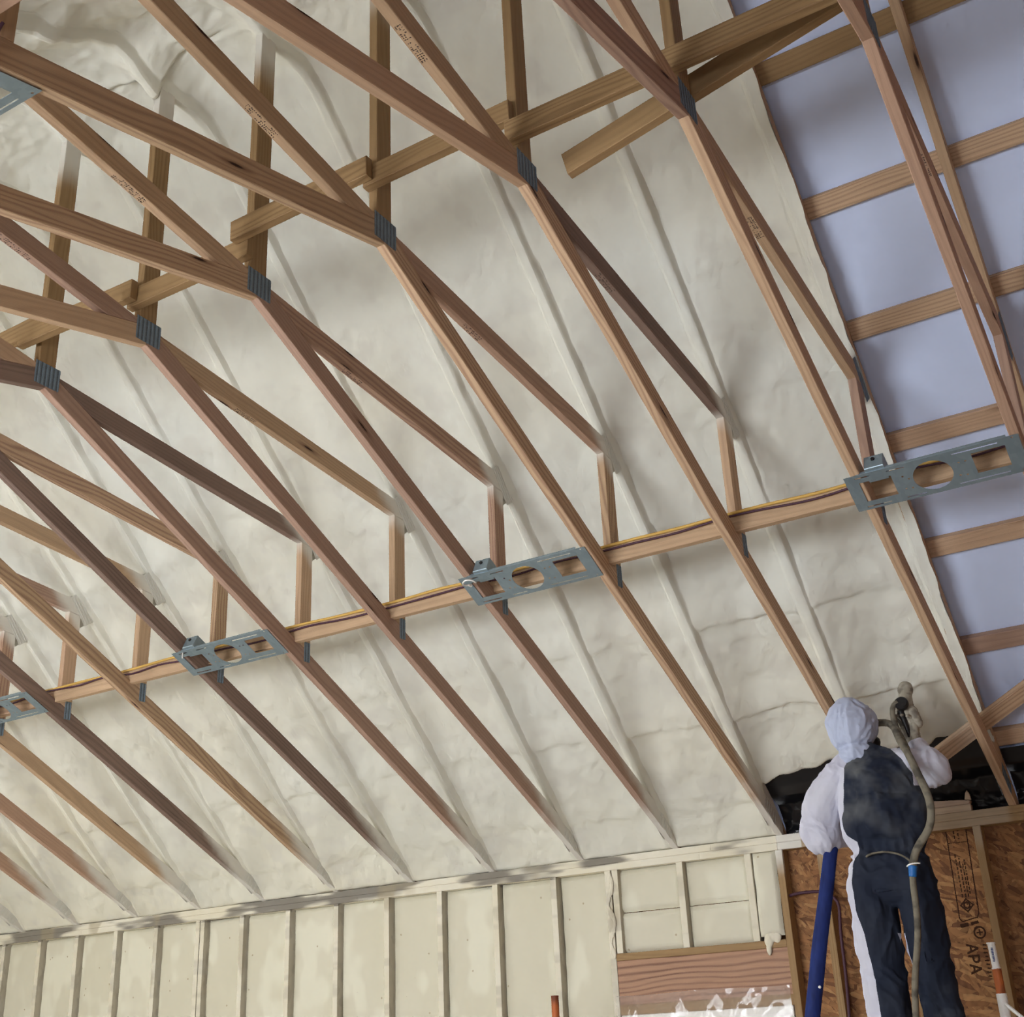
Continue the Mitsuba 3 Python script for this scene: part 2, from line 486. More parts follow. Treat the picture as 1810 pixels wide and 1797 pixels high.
def tx(i):
    return S * i + DX.get(i, 0.0)


def foam_depth(X, Y):
    """distance of the foam's surface below the plane of the top chords' tops"""
    pts = np.stack([X, Y, X * 0], -1)
    base = 0.048 + 0.055 * (meshkit.fbm(pts * [2.2, 1.3, 1] + 3.1, 3, 5) - 0.5) + 0.028 * (meshkit.fbm(pts * [7, 6, 1], 3, 9) - 0.5) + 0.011 * (meshkit.fbm(pts * 26, 2, 2) - 0.5)
    lowz = np.clip(1.6 - Y * 0.55, 0.25, 1)
    base += lowz * (0.016 * (meshkit.fbm(pts * [2.6, 15, 1] + 0.7 * meshkit.noise(pts * 3, 3)[..., None], 3, 21) - 0.5) + 0.014 * (meshkit.fbm(pts * [9, 12, 1], 2, 31) - 0.5))
    # bands where the foam follows the purlins behind it, clearest low down
    wob = 0.02 * (meshkit.fbm(pts * [3, 0.5, 1], 2, 4) - 0.5)
    for Yp in (0.205, 0.60, 1.00, 1.408, 1.815, 2.23, 2.66, 3.07):
        q = (Y + wob - Yp) / 0.047
        band = 1 / (1 + np.exp(-(q + 1) * 9)) * 1 / (1 + np.exp((q - 1) * 4))
        base += 0.013 * band * np.clip(1.25 - Y * 0.45, 0.12, 1) * np.where(X > -1.25, 1.25, 0.7) * (0.4 + 1.2 * meshkit.noise(pts * [1.7, 3, 1], 7))
    # creases along the chords
    out = base
    for i in range(-14, 1):
        x0 = tx(i)
        w = (meshkit.fbm(np.stack([Y * 5, Y * 0 + i * 3.7, Y * 0], -1), 3, 1) - 0.5)
        w2 = (meshkit.fbm(np.stack([Y * 11, Y * 0 + i * 1.3, Y * 0], -1), 2, 6) - 0.5)
        dx = X - x0
        L = 1 / (1 + np.exp(-(dx + 0.034 + 0.014 * w) / 0.008))
        R = 1 / (1 + np.exp((dx - 0.027 - 0.008 * w2) / 0.0035))
        top = 0.097 + 0.004 * w2 - 0.05 * np.clip((0.24 - Y) / 0.16, 0, 1)
        ridge = L * R
        fillet = 0.018 * np.exp(-np.abs(dx + 0.05) / 0.05) * (0.6 + w) + 0.008 * np.exp(-np.abs(dx - 0.05) / 0.04)
        out = np.where(np.abs(dx) < 0.3, np.maximum(out + fillet * (1 - ridge), top * ridge + out * (1 - ridge)), out)
    return out


def ridge_round(Y):
    a, b = RA + RB * Y, ZR - RN * (Y - YK)
    k = 0.22
    h = np.clip(0.5 + 0.5 * (b - a) / k, 0, 1)
    return b * (1 - h) + a * h - k * h * (1 - h)


xs = np.unique(np.round(np.concatenate([np.arange(XL, 0.0, 0.014)] + [tx(i) + np.array([-.05, -.043, -.037, -.031, -.025, .018, .0225, .0255, .0285, .032, .037]) for i in range(-13, 1)]), 4))
xs = xs[xs < 0.0185]
ys = np.concatenate([np.arange(-0.06, 5.6, 0.0115), np.arange(5.6, YF + 0.05, 0.08)])
Xg, Yg = np.meshgrid(xs, ys)
dep = foam_depth(Xg, Yg)
dep *= np.where(Yg > YK, 1.25, 1.0)
zg = ridge_round(Yg) - dep * np.where(Yg < YK, math.hypot(1, RB), math.hypot(1, RN))
# the valley at the ridge is bulked out round the king posts
near = np.exp(-((Yg - YK) / 0.20) ** 2)
kp = sum(np.exp(-((Xg - tx(i)) / 0.09) ** 2) for i in range(-13, 1))
zg -= near * (0.13 + 0.09 * np.clip(kp, 0, 1)) + 0.03 * near * (meshkit.fbm(np.stack([Xg * 4, Yg * 4, Xg * 0], -1), 3, 8) - 0.5)
# heaps of overspray on the far side of the ridge
far_side = (Yg > YK + 0.05)
zg -= far_side * 0.05 * np.clip(meshkit.fbm(np.stack([Xg * 1.6, Yg * 3.5, Xg * 0 + 2], -1), 4, 3) - 0.52, 0, 1) * 4
# down at the wall the foam closes against the plate
low = np.clip((0.16 - Yg) / 0.2, 0, 1)
zg -= 0.03 * low * (0.5 + meshkit.fbm(np.stack([Xg * 5, Yg * 5, Xg * 0], -1), 3, 12))
zg = np.where(Yg < 0.2, np.maximum(zg, 0.003 + 0.006 * meshkit.noise(np.stack([Xg * 9, Yg * 9, Xg * 0], -1), 3)), zg)
Pg = np.stack([Xg, -Yg, zg], -1)
# the right edge is torn, and the last bays are not yet sprayed at the bottom
edge = 0.0225 + 0.011 * (meshkit.fbm(np.stack([ys * 9, ys * 0, ys * 0], -1), 3, 2) - 0.45) * 2
Pg[:, -1, 0] = edge
Pg[:, -2, 0] = np.minimum(Pg[:, -2, 0], edge - 0.003)
V, F = grid_mesh(Pg)
Yend = 0.225 + 0.022 * (meshkit.fbm(np.stack([xs * 6, xs * 0, xs * 0], -1), 3, 3) - 0.5) * 2 + 0.055 * np.clip((xs + 1.2) / 1.2, 0, 1)
cut = np.where(xs > tx(-2) + 0.02, Yend, -1)
keepv = (Yg > cut[None, :]).ravel()
F = F[keepv[F].all(1)]
# the torn lower edge is thick: pull its last rows back up to the deck
lip = np.zeros(len(V), bool)
V = V.copy()
Yv, Xv = Yg.ravel(), Xg.ravel()
cv = np.broadcast_to(cut[None, :], Yg.shape).ravel()
t = (Yv - cv)
m_ = (cv > 0) & (t > 0) & (t < 0.06)
V[m_, 2] += (np.sqrt(np.clip(1 - (1 - t[m_] / 0.06) ** 2, 0, 1)) - 1) * -0.085
# skirt at the right edge, up to the deck
nr, nc = Pg.shape[:2]
last = np.arange(nr) * nc + nc - 1
last = last[keepv[last]]
sk = V[last].copy(); sk[:, 2] += 0.03; sk[:, 0] = 0.0190
n0 = len(V)
V = np.vstack([V, sk])
F = np.vstack([F, [(last[k], n0 + k, last[k + 1]) for k in range(len(last) - 1)], [(n0 + k, n0 + k + 1, last[k + 1]) for k in range(len(last) - 1)]])
obj('spray_foam', (V, F[:, ::-1]), 'm_foam', ceil, smooth=True, label='cream sprayed foam coating the roof slope')

# ------------------------------------------------------------------ trusses
HALF = 60.0


def band(p0, slope, h0, h1):
    """the strip between the lines z = p0 + slope*Y + h0 and + h1, in (Y, z)"""
    return sg.Polygon([(-1, p0 - slope + h0), (12, p0 + 12 * slope + h0), (12, p0 + 12 * slope + h1), (-1, p0 - slope + h1)])


def above(p0, slope):
    return sg.Polygon([(-2, p0 - 2 * slope), (13, p0 + 13 * slope), (13, HALF), (-2, HALF)])


def below(p0, slope):
    return sg.Polygon([(-2, p0 - 2 * slope), (-2, -HALF), (13, -HALF), (13, p0 + 13 * slope)])


W = 0.0889
hv = W * math.hypot(1, SB)
hn = W * math.hypot(1, SN)
hr = W * math.hypot(1, RB)
hrn = W * math.hypot(1, RN)
n0_ = ZK + SN * YK                      # near bottom chord: z = n0_ - SN*Y
nr0 = ZR + RN * YK                      # near roof: z = nr0 - RN*Y
w0, ws = 1.565 - 0.094 * 1.853, 0.094   # far web's underside
v0, vs = 1.7335 - 0.16 * YK, 0.16       # near web's underside
cols = lambda a, b: sg.box(a, -1, b, 5)
members = [
    ('bottom_chord', band(0, SB, 0, hv).intersection(cols(-0.089, YK)).intersection(sg.box(-1, 0, 9, 9)).intersection(below(RA, RB)), (1, SB)),
    ('bottom_chord', band(n0_, -SN, 0, hn).intersection(cols(YK, YF)), (1, -SN)),
    ('top_chord', band(RA, RB, -hr, 0).intersection(cols(-0.1, YK)).intersection(above(hv, SB)), (1, RB)),
    ('top_chord', band(nr0, -RN, -hrn, 0).intersection(cols(YK, YF)), (1, -RN)),
    ('web', band(w0, ws, 0, W).intersection(cols(1.2, YK - W / 2)).intersection(above(hv + 0.001, SB)).intersection(below(RA - hr - 0.001, RB)), (1, ws)),
    ('web', band(v0, vs, 0, W).intersection(cols(YK + W / 2, 7)).intersection(above(n0_ + hn + 0.001, -SN)).intersection(below(nr0 - hrn - 0.001, -RN)), (1, vs)),
    ('king_post', cols(YK - W / 2, YK + W / 2).intersection(sg.box(0, ZK + hv - 0.004, 9, ZR - hrn - 0.02)), (0, 1)),
    ('post', cols(1.764, 1.853).intersection(above(hv + 0.001, SB)).intersection(below(w0 - 0.001, ws)), (0, 1)),
    ('post', cols(5.16, 5.249).intersection(above(n0_ + hn + 0.001, -SN)).intersection(below(v0 - 0.001, vs)), (0, 1)),
]


def gusset(cx, Y0, Y1, z0, z1, rows, rot=0.0):
    """a toothed plate against a truss's side: flat sheet with raised strips"""
    parts = []
    a, b = Y1 - Y0, z1 - z0
    cy, cz = (Y0 + Y1) / 2, (z0 + z1) / 2
    ca, sn = math.cos(rot), math.sin(rot)

    def q(x0, x1, y0, y1, zz0, zz1, u0, u1):
        M = box(x0, x1, y0, y1, zz0, zz1, bev=0.0004)
        Vv = M[0].copy()
        uvv = np.stack([u0 + (Vv[:, 1] - y0) / (y1 - y0) * (u1 - u0), (Vv[:, 2] + b / 2) / 0.025], 1)
        yy, zz = Vv[:, 1].copy(), Vv[:, 2].copy()
        Vv[:, 1] = -(cy + yy * ca - zz * sn)
        Vv[:, 2] = cz + yy * sn + zz * ca
        return Vv, M[1][:, ::-1], uvv

    sgn = 1 if cx > 0 else -1
    parts.append(q(min(cx, cx + sgn * 0.0015), max(cx, cx + sgn * 0.0015), -a / 2, a / 2, -b / 2, b / 2, 0, rows))
    for r in range(rows):
        c = -a / 2 + (r + 0.08) * a / rows
        parts.append(q(min(cx, cx + sgn * 0.0035), max(cx, cx + sgn * 0.0035), c - a / rows * 0.14, c + a / rows * 0.14, -b / 2 + 0.002, b / 2 - 0.002, 0.9, 1.1))
    return cat_mesh(parts)


ordn = ['first', 'second', 'third', 'fourth', 'fifth', 'sixth', 'seventh', 'eighth', 'ninth', 'tenth', 'eleventh', 'twelfth', 'thirteenth']
dark_parts = {(-6, 'bottom_chord'), (-8, 'bottom_chord'), (-10, 'web'), (-5, 'near'), (-5, 'web'), (-1, 'web'), (-12, 'bottom_chord')}
truss_keys = {}
for i in range(-13, 4):
    if i == 0:
        text = 'pine scissor roof truss just right of the worker, at the edge of the sprayed foam'
    elif i == -1:
        text = 'pine scissor roof truss ending behind the worker\'s hood'
    elif i == 1:
        text = 'bare pine scissor roof truss crossing the unsprayed lavender roof deck'
    elif i > 1:
        text = f'bare pine roof truss outside the right edge, {ordn[i - 2]} beyond the unsprayed deck\'s truss'
    else:
        text = f'pine scissor roof truss, {ordn[-i - 1]} to the left of the worker along the wall'
        if (i, 'bottom_chord') in dark_parts:
            text = f'roof truss with a weathered dark bottom chord, {ordn[-i - 1]} left of the worker along the wall'
    tr = thing('roof_truss', text, 'roof truss', 'scissor roof trusses')
    truss_keys[i] = tr
    x0 = tx(i)
    nth = {}
    for name, P, g in members:
        nth[name] = nth.get(name, 0) + 1
        tag = name if nth[name] == 1 else 'near'
        weather = (i, tag) in dark_parts and (tag != 'near' or name == 'bottom_chord')
        bid = next(dark_bids) if weather else (bids_b := (i + 13) * 9 % 97 + 1 + 13 * len(nth) + 5 * nth[name])
        if name == 'king_post' and not weather:
            bid = 400 + (i + 13)
        M = prism(list(P.exterior.coords)[:-1], (x0, 0, 0), (0, -1, 0), (0, 0, 1), (1, 0, 0), TH, bid, g)
        put(name, (M[0], M[1][:, ::-1], M[2]), tr, label='dark weathered bottom chord' if weather and name == 'bottom_chord' else None)
    for sgn in (1, -1):
        for (a, b, c, d, r, rot) in ((3.510, 3.638, 1.737, 1.845, 6, 0.0), (1.772, 1.815, 0.905, 1.012, 2, 0.0), (1.72, 1.80, 1.50, 1.70, 4, -0.65), (0.07, 0.22, 0.075, 0.145, 5, 0.6)):
            M = gusset(sgn * TH / 2, a, b, c, d, r, rot)
            Vg = M[0] + [x0, 0, 0]
            obj('gusset_plate', (Vg, M[1] if sgn > 0 else M[1]), 'm_gusset', tr, uv=M[2])

# small dark grade stamps on the undersides of the webs
def web_stamp(i, a, b, Y0, L, tr, seed):
    rr = random.Random(seed)
    parts = []
    u = np.array([0, -1, b]) / math.hypot(1, b)
    nn = np.array([0, -b, -1]) / math.hypot(1, b)
    Yc = Y0 - L / 2
    while Yc < Y0 + L / 2:
        w = rr.uniform(0.002, 0.005)
        for r in (-0.0095, 0.0, 0.0095):
            if rr.random() < 0.72:
                c = np.array([tx(i) + r + rr.uniform(-.001, .001), -Yc, a + b * Yc]) + nn * 0.0004
                parts.append(board(c - u * w / 2, c + u * w / 2, (1, 0, 0), rr.uniform(0.003, 0.0075), 0.0006, 0, 0.0001))
        Yc += w + rr.uniform(0.002, 0.006)
    M = cat_mesh(parts)
    obj('stamp', (M[0], M[1]), 'm_ink2', tr)


for i, tr in [(i, truss_keys[i]) for i in range(-4, 2)]:
    web_stamp(i, v0, vs, 4.235, 0.15, tr, i + 50)
    web_stamp(i, w0, ws, 2.965, 0.12, tr, i + 80)

# ------------------------------------------------------------------ lateral braces, loose and diagonal boards
YB = -1.872
zb = 1.035
for a, b, text in ((XL + 0.02, -4.88, 'long pine lateral brace behind the leftmost mounting plates, carrying the cables'), (-4.878, XR - 0.02, 'long pine lateral brace behind the two right mounting plates, carrying the cables')):
    M = board((a, YB, zb), (b, YB, zb), (0, 0, 1), W, TH)
    put('lateral_brace', M, label=text, cat='wood brace', group='lateral braces on the bottom chords')
yu = -YK - W / 2 - TH / 2
for x0, x1, z0, z1, off, text in (
        (-1.238, -0.60, 1.993, 2.003, 0.0, 'pine lateral brace piece between the second and third kink gusset plates from the right'),
        (-0.622, 1.9, 1.913, 1.913, 0.0, 'long pine lateral brace at the upper right, running past the unsprayed deck'),
        (-1.859, -1.19, 1.990, 2.006, 0.0397, 'short pine lateral brace piece behind the third big gusset plate from the right'),
        (-2.463, -1.80, 1.922, 1.925, 0.0, 'pine lateral brace piece left of the fourth gusset plate from the right'),
        (-3.098, -2.40, 1.945, 1.935, 0.0397, 'pine lateral brace piece with its sawn end above the leftmost big gusset plate'),
        (-3.72, -3.02, 2.00, 2.02, 0.0, 'pine lateral brace piece at the left edge above the dark chord')):
    put('lateral_brace', board((x0, yu - off + (0.0 if off == 0 else 0), z0), (x1, yu - off, z1), (0, 0, 1), W, TH, next(treated)), label=text, cat='wood brace', group='lateral braces at the kinks')
put('lateral_brace', board((XL + 0.02, -5.27, 1.437), (-0.9, -5.27, 1.437), (0, 0, 1), W, TH), label='pine lateral brace crossing the top left corner of the picture', cat='wood brace', group='lateral braces on the bottom chords')
put('loose_board', board((-0.475, -3.49, 1.808), (0.66, -3.49, 2.045), (0, 0, 1), 0.095, TH, 432), label='loose tilted pine board with a free sawn left end, below the upper right brace', cat='board')
dg = np.array([0.226, -0.46, 0.443]) - np.array([-0.221, -0.42, 0.214])
dg /= np.linalg.norm(dg)
put('diagonal_brace', board(np.array([-0.221, -0.42, 0.214]) - dg * 0.16, np.array([0.226, -0.46, 0.443]) + dg * 0.2, (0, -0.82, 0.57), W, TH - 0.006), label='slanting pine board crossing behind the truss chord beside the worker\'s right elbow', cat='wood brace')


obj('strap', tube([(-1.150, -5.23, 1.395), (-1.168, -5.23, 1.36), (-1.175, -5.225, 1.315), (-1.176, -5.22, 1.29)], 0.0045, 8, 5), 'm_purple', smooth=True, label='short dark strap curling down from the brace in the top left corner', cat='strap')


# cables along the lower brace
def cable(name, m, y, zc, amp, r, seed, text, x0=XL + 0.1, x1=XR - 0.1):
    rng = np.random.RandomState(seed)
    X = np.arange(x0, x1, 0.21)
    Z = zc + amp * (rng.rand(len(X)) - 0.5)
    obj(name, tube(np.stack([X, np.full(len(X), y), Z], 1), r, 7, 4), m, smooth=True, label=text, cat='cable')


cable('yellow_cable', 'm_yellow', YB - 0.027, 1.070, 0.008, 0.0070, 1, 'yellow electrical cable running along the top of the long lower brace')
cable('brown_cable', 'm_purple', YB - 0.0365, 1.048, 0.028, 0.0050, 2, 'dark brown cable sagging along the long lower brace below the yellow one')
Ms = []
for X in np.arange(-7.9, 2.8, 0.61):
    Ms.append(trimesh.creation.box((0.006, 0.02, 0.03), trimesh.transformations.translation_matrix((X + 0.2, YB - 0.027, 1.064))))


# ------------------------------------------------------------------ light mounting plates
def slot(x, y, a, b):
    return sg.box(x - a / 2, y - b / 2, x + a / 2, y + b / 2)


plate2d = sg.box(0, -0.095, 0.665, 0.095)
plate2d = plate2d.difference(sg.Point(0.325, 0).buffer(0.075, 24))
plate2d = plate2d.difference(slot(0.112, 0.0, 0.125, 0.105)).difference(slot(0.545, 0.005, 0.125, 0.105))
for x, y, a in ((0.50, 0.077, 0.17), (0.20, 0.077, 0.07), (0.24, -0.080, 0.075), (0.50, -0.077, 0.19), (0.09, -0.080, 0.10), (0.07, 0.078, 0.06)):
    plate2d = plate2d.difference(slot(x, y, a, 0.0065))
for x, y in ((0.215, 0.03), (0.235, 0.012), (0.43, 0.03), (0.455, 0.03), (0.21, -0.035), (0.235, -0.038), (0.42, -0.035), (0.445, -0.04), (0.64, 0.085), (0.64, -0.085)):
    plate2d = plate2d.difference(sg.Point(x, y).buffer(0.0045, 4))


def sheet(poly, t):
    M = trimesh.util.concatenate([trimesh.creation.extrude_polygon(g, t, engine='earcut') for g in getattr(poly, 'geoms', [poly])])
    return np.array(M.vertices), np.array(M.faces)


def mount_plate(i, side, text, wire, mirror=False):
    """on the undersides of the chords of trusses i and i + 1; side: +1 on the far chord, -1 on the near one"""
    k = thing('mounting_plate', text, 'mounting plate', 'galvanized light mounting plates')
    x0 = tx(i) - 0.047
    if side > 0:
        Yc, sl = 2.011, SB
        zc = SB * Yc
    else:
        Yc, sl = 5.145, -SN
        zc = ZK - SN * (Yc - YK)
    L = math.hypot(1, sl)
    ex, ey = np.array([1.0, 0, 0]), np.array([0, -1, sl]) / L      # plate x, plate y (up the slope for the far chord)
    ez = np.cross(ex, ey)
    O = np.array([x0, -Yc, zc]) - ez * 0.0 + (np.array([0, -sl, -1.0]) / L) * 0.0030

    def place(V):
        return O + V[:, :1] * ex + V[:, 1:2] * ey + V[:, 2:] * ez

    V, F = sheet(plate2d, 0.0016)
    up = 1.0 if ez[2] > 0 else -1.0
    obj('plate', (place(V), F), 'm_galv', k)
    for y in (0.0945, -0.0945):
        M = box(0.05, 0.62, y - 0.0008, y + 0.0008, min(0, up * 0.012), max(0, up * 0.012), bev=0.0002)
        obj('flange', (place(M[0]), M[1]), 'm_galv', k)
    B = box(0.088, 0.165, 0.035, 0.112, up * 0.004 if up > 0 else -0.075, 0.075 if up > 0 else -0.004, bev=0.003)
    jb = obj('junction_box', (place(B[0]), B[1]), 'm_galv', k)
    B = box(0.105, 0.113, 0.1125, 0.1145, up * 0.03 if up > 0 else -0.045, 0.045 if up > 0 else -0.03, bev=0.0003)
    Mc = trimesh.creation.cylinder(0.008, 0.006, sections=12)
    Vc = np.array(Mc.vertices)[:, [0, 2, 1]] + [0.125, 0.1145, up * 0.05]
    obj('knockout', (place(Vc), np.array(Mc.faces)[:, ::-1]), 'm_dark', jb)
    if wire:
        P = np.array(wire, float)
        pt_ = obj('pigtail_wire', tube(place(P), 0.0038, 7, 5), 'm_white', k, smooth=True, label='white pigtail wire')
        e = P[-1]; f = P[-1] + (P[-1] - P[-2]) / np.linalg.norm(P[-1] - P[-2]) * 0.02
        obj('wire_cap', tube(place(np.array([e, f])), [0.005, 0.008], 8, 2), 'm_white', pt_)
    return k


mount_plate(0, 1, 'galvanized light mounting plate with round hole at the right edge, against the unsprayed deck', None)
mount_plate(-3, 1, 'galvanized light mounting plate with round hole in the middle of the picture', [(0.11, 0.09, 0.05), (0.07, 0.125, 0.06), (0.045, 0.10, 0.05), (0.05, 0.07, 0.03)])
mount_plate(-6, 1, 'galvanized light mounting plate at lower left with a white wire hanging from its left end', [(0.10, 0.09, 0.05), (0.06, 0.07, -0.01), (0.025, 0.02, -0.035), (0.012, -0.03, -0.055), (0.012, -0.055, -0.06)])
mount_plate(-9, 1, 'galvanized light mounting plate cut off by the left edge, above the wall', None)
mount_plate(-3, -1, 'galvanized light mounting plate in the top left corner under the near chord', [(0.40, -0.05, 0.03), (0.36, -0.10, -0.02), (0.33, -0.13, -0.03)])

# ------------------------------------------------------------------ back wall: studs, plates, foam panels, header, sheathing
wb = lab(key('wall_back'), kind='structure')
D = 0.089


def wbox(name, x0, x1, y0, y1, z0, z1, m, axis=2, bid=None, bev=0.002, **kw):
    M = box(x0, x1, y0, y1, z0, z1, bid if bid is not None else next(bids) % 200 + 1, axis, bev)
    return put(name, M, wb, m, **kw)


XC = -1.235                    # right of here nothing is sprayed
for z0, z1, shift in ((-0.038, 0.0, 0.0), (-0.076, -0.0385, 0.35)):
    a = XL
    for b in (-7.0 + shift, -4.43 + shift, -1.62 - shift * 0.2, XC):
        wbox('top_plate', a, b - 0.001, 0.0 - 0.001 * (shift > 0), D, z0, z1, 'm_coated', 0)
        a = b
    wbox('top_plate', XC, XR, 0.0, D, z0, z1, 'm_wood', 0, next(treated))
stud_r = [-2.6126 + 0.4064 * n for n in range(-14, 15)]
for xr in stud_r:
    x0, x1 = xr - TH, xr
    if x1 < XL + 0.05 or x1 > XR:
        continue
    if -2.30 < x1 < -1.22:      # cripples over the header
        if x1 < -2.27:
            continue
        wbox('cripple_stud', x0, x1, 0.0, D, -0.53, -0.0765, 'm_coated')
        continue
    left = x1 < XC
    wbox('stud', x0, x1, 0.0 + random.Random(int(xr * 100)).uniform(-.002, .002), D, -ZP + 0.04, -0.0765, 'm_coated' if left else 'm_wood', 2, None if left else next(treated))
    if left and abs(xr + 5.4576) < 0.01:
        wbox('stud', x1 + 0.003, x1 + 0.003 + TH, 0.002, D, -ZP + 0.04, -0.0765, 'm_coated')
wbox('king_stud', -2.290, -2.252, 0.0, D, -ZP + 0.04, -0.0765, 'm_coated')
wbox('king_stud', -1.2515, -1.2135, 0.0, D, -ZP + 0.04, -0.0765, 'm_wood', 2, 440)
wbox('bottom_plate', XL, XR, 0.0, D, -ZP, -ZP + 0.038, 'm_wood', 0)
wbox('header_plate', -2.2515, -1.252, 0.0, D, -0.569, -0.531, 'm_wood', 0, 441)
wbox('header', -2.2515, -1.252, 0.004, D, -0.800, -0.5695, 'm_header', 0, label='reddish header board above the window')
wbox('header_trim', -2.2515, -1.252, 0.002, D, -0.852, -0.8005, 'm_wood', 0, 442)
wbox('window_sill', -2.2515, -1.252, 0.0, D, -1.95, -1.91, 'm_wood', 0)
for a, b, z0, z1 in ((XL, -2.29, -ZP, -0.02), (-1.2135, 0.20, -ZP, 0.0), (0.204, 1.42, -ZP, 0.0), (1.424, XR, -ZP, 0.0), (-2.29, -1.2135, -0.84, -0.02), (-2.29, -1.2135, -ZP, -1.93)):
    wbox('sheathing', a, b, D + 0.001, D + 0.012, z0, z1, 'm_osb', 0, 0, 0.001)


def foam_panel(x0, x1, z0, z1, seed, rec=0.040):
    nx, nz = max(8, int((x1 - x0) / 0.012)), max(8, int((z1 - z0) / 0.016))
    U, Vv = np.meshgrid(np.linspace(0, 1, nx), np.linspace(0, 1, nz))
    X, Z = x0 + U * (x1 - x0), z0 + Vv * (z1 - z0)
    q = np.stack([X, Z, X * 0 + seed], -1)
    ex = np.minimum(U, 1 - U) * (x1 - x0)
    ez = np.minimum(Vv, 1 - Vv) * (z1 - z0)
    roll = 0.020 * np.exp(-np.minimum(ex, ez) / 0.006)                       # shrinks back at the studs
    Y = rec + 0.018 * (meshkit.fbm(q * [3, 2, 1], 3, 2) - 0.5) + 0.008 * (meshkit.fbm(q * [14, 12, 1], 3, 5) - 0.5) + roll
    X = X + 0.004 * (meshkit.noise(q * [1, 11, 1], 7) - 0.5) * (ex < 0.001)
    P = np.stack([X, Y, Z], -1)
    V, F = grid_mesh(P)
    return obj('foam_panel', (V, F), 'm_wallfoam', wb, smooth=True)


edges = sorted([(x - TH, x) for x in stud_r if XL + 0.05 < x < -2.3] + [(-2.290, -2.252)] + [(-5.4576 + 0.003, -5.4576 + 0.003 + TH)])
prev = XL
for k, (a, b) in enumerate(edges):
    if a - prev > 0.02:
        foam_panel(prev + 0.002, a - 0.002, -ZP + 0.04, -0.078, k)
    prev = max(prev, b)
for k, (a, b) in enumerate(((-2.250, -1.840), (-1.798, -1.434))):
    foam_panel(a, b, -0.3115, -0.078, 40 + k, 0.03)
    foam_panel(a, b, -0.529, -0.3145, 50 + k, 0.033)
foam_panel(-1.390, -1.256, -0.51, -0.078, 60, -0.006)
# foam that ran over the corner
rng = np.random.RandomState(4)
balls = [m3.Manifold.sphere(0.022, 20).scale([1.1, .6, 1.5]).translate([-1.30, 0.004, -0.515]), m3.Manifold.sphere(0.026, 20).scale([1, .6, 1.5]).translate([-1.345, 0.0, -0.53]), m3.Manifold.sphere(0.019, 20).scale([0.8, .6, 1.9]).translate([-1.348, -0.004, -0.57]), m3.Manifold.sphere(0.020, 20).scale([1.1, .6, 1.6]).translate([-1.325, 0.0, -0.51])]
drip = m3.Manifold.batch_boolean(balls, m3.OpType.Add).refine_to_length(0.01)
dm = drip.to_mesh()
dm = trimesh.Trimesh(dm.vert_properties[:, :3], dm.tri_verts)
trimesh.smoothing.filter_taubin(dm, iterations=8)
obj('foam_drip', dm, 'm_coated', wb, smooth=True)
balls = [m3.Manifold.sphere(0.010 + 0.005 * rng.rand(), 12).scale([0.8, 0.5, 2.2]).translate([-2.262 + 0.018 * math.sin(z * 30), -0.003, z]) for z in np.linspace(-0.12, -0.53, 40)]
dm = m3.Manifold.batch_boolean(balls, m3.OpType.Add).to_mesh()
obj('foam_drip', (dm.vert_properties[:, :3], dm.tri_verts), 'm_coated', wb, smooth=True)

# stamp on the sheathing: printed brown box, mark and letters
ys_ = D + 0.0005


def mark(poly, t=0.0006):
    V, F = sheet(poly, t)
    return np.stack([V[:, 0], ys_ - V[:, 2], V[:, 1]], 1), F


def flat(polys):
    return mark(shapely.union_all(polys))


def seg(x0, z0, x1, z1, w=0.005):
    return sg.LineString([(x0, z0), (x1, z1)]).buffer(w / 2, cap_style=2)


st = []
st += [seg(-.362, -.06, -.372, -.50), seg(-.372, -.50, -.360, -.515), seg(-.360, -.515, -.285, -.50), seg(-.285, -.50, -.275, -.48), seg(-.275, -.48, -.262, -.06), seg(-.363, -.135, -.262, -.135, 0.003)]
for k, (xx, zz0, zz1) in enumerate(((-.338, -.19, -.40), (-.322, -.21, -.42), (-.308, -.24, -.40), (-.298, -.22, -.38), (-.325, -.03, -.12), (-.305, -.04, -.12))):
    rr = random.Random(k)
    z = zz0
    while z > zz1:
        l = rr.uniform(0.006, 0.02)
        st.append(seg(xx, z, xx - 0.001, z - l, 0.006))
        z -= l + rr.uniform(0.004, 0.009)
dia = sg.Polygon([(-.325, -.405), (-.290, -.440), (-.325, -.475), (-.360, -.440)])
st.append(dia.difference(dia.buffer(-0.007)))
st.append(sg.Point(-.325, -.44).buffer(0.018).difference(sg.Point(-.325, -.44).buffer(0.010)))
st += [seg(-.375, -.535, -.335, -.53, 0.017), seg(-.322, -.528, -.285, -.522, 0.013)]
st.append(sg.Point(-.288, -.572).buffer(0.030).difference(sg.Point(-.288, -.572).buffer(0.022)))
st += [seg(-.303, -.572, -.273, -.572, 0.006), seg(-.288, -.587, -.288, -.557, 0.006)]
obj('stamp', flat(st), 'm_ink', wb, label='brown printed stamp on the sheathing')
tm_ = meshkit.text_mesh('APA', 0.052, 0.0006, True)
Vt = np.array(tm_.vertices)
Vt = np.stack([-0.362 + Vt[:, 1], ys_ - Vt[:, 2], -0.618 - Vt[:, 0]], 1)
obj('stamp', (Vt, np.array(tm_.faces)), 'm_ink', wb, label='brown APA lettering on the sheathing')
st = []
rr = random.Random(9)
for k in range(9):
    z = -0.63 - k * 0.018
    st += [seg(-.285 + rr.uniform(-.004, .004), z, -.268, z - 0.002, 0.007)]
obj('stamp', flat(st), 'm_ink', wb)
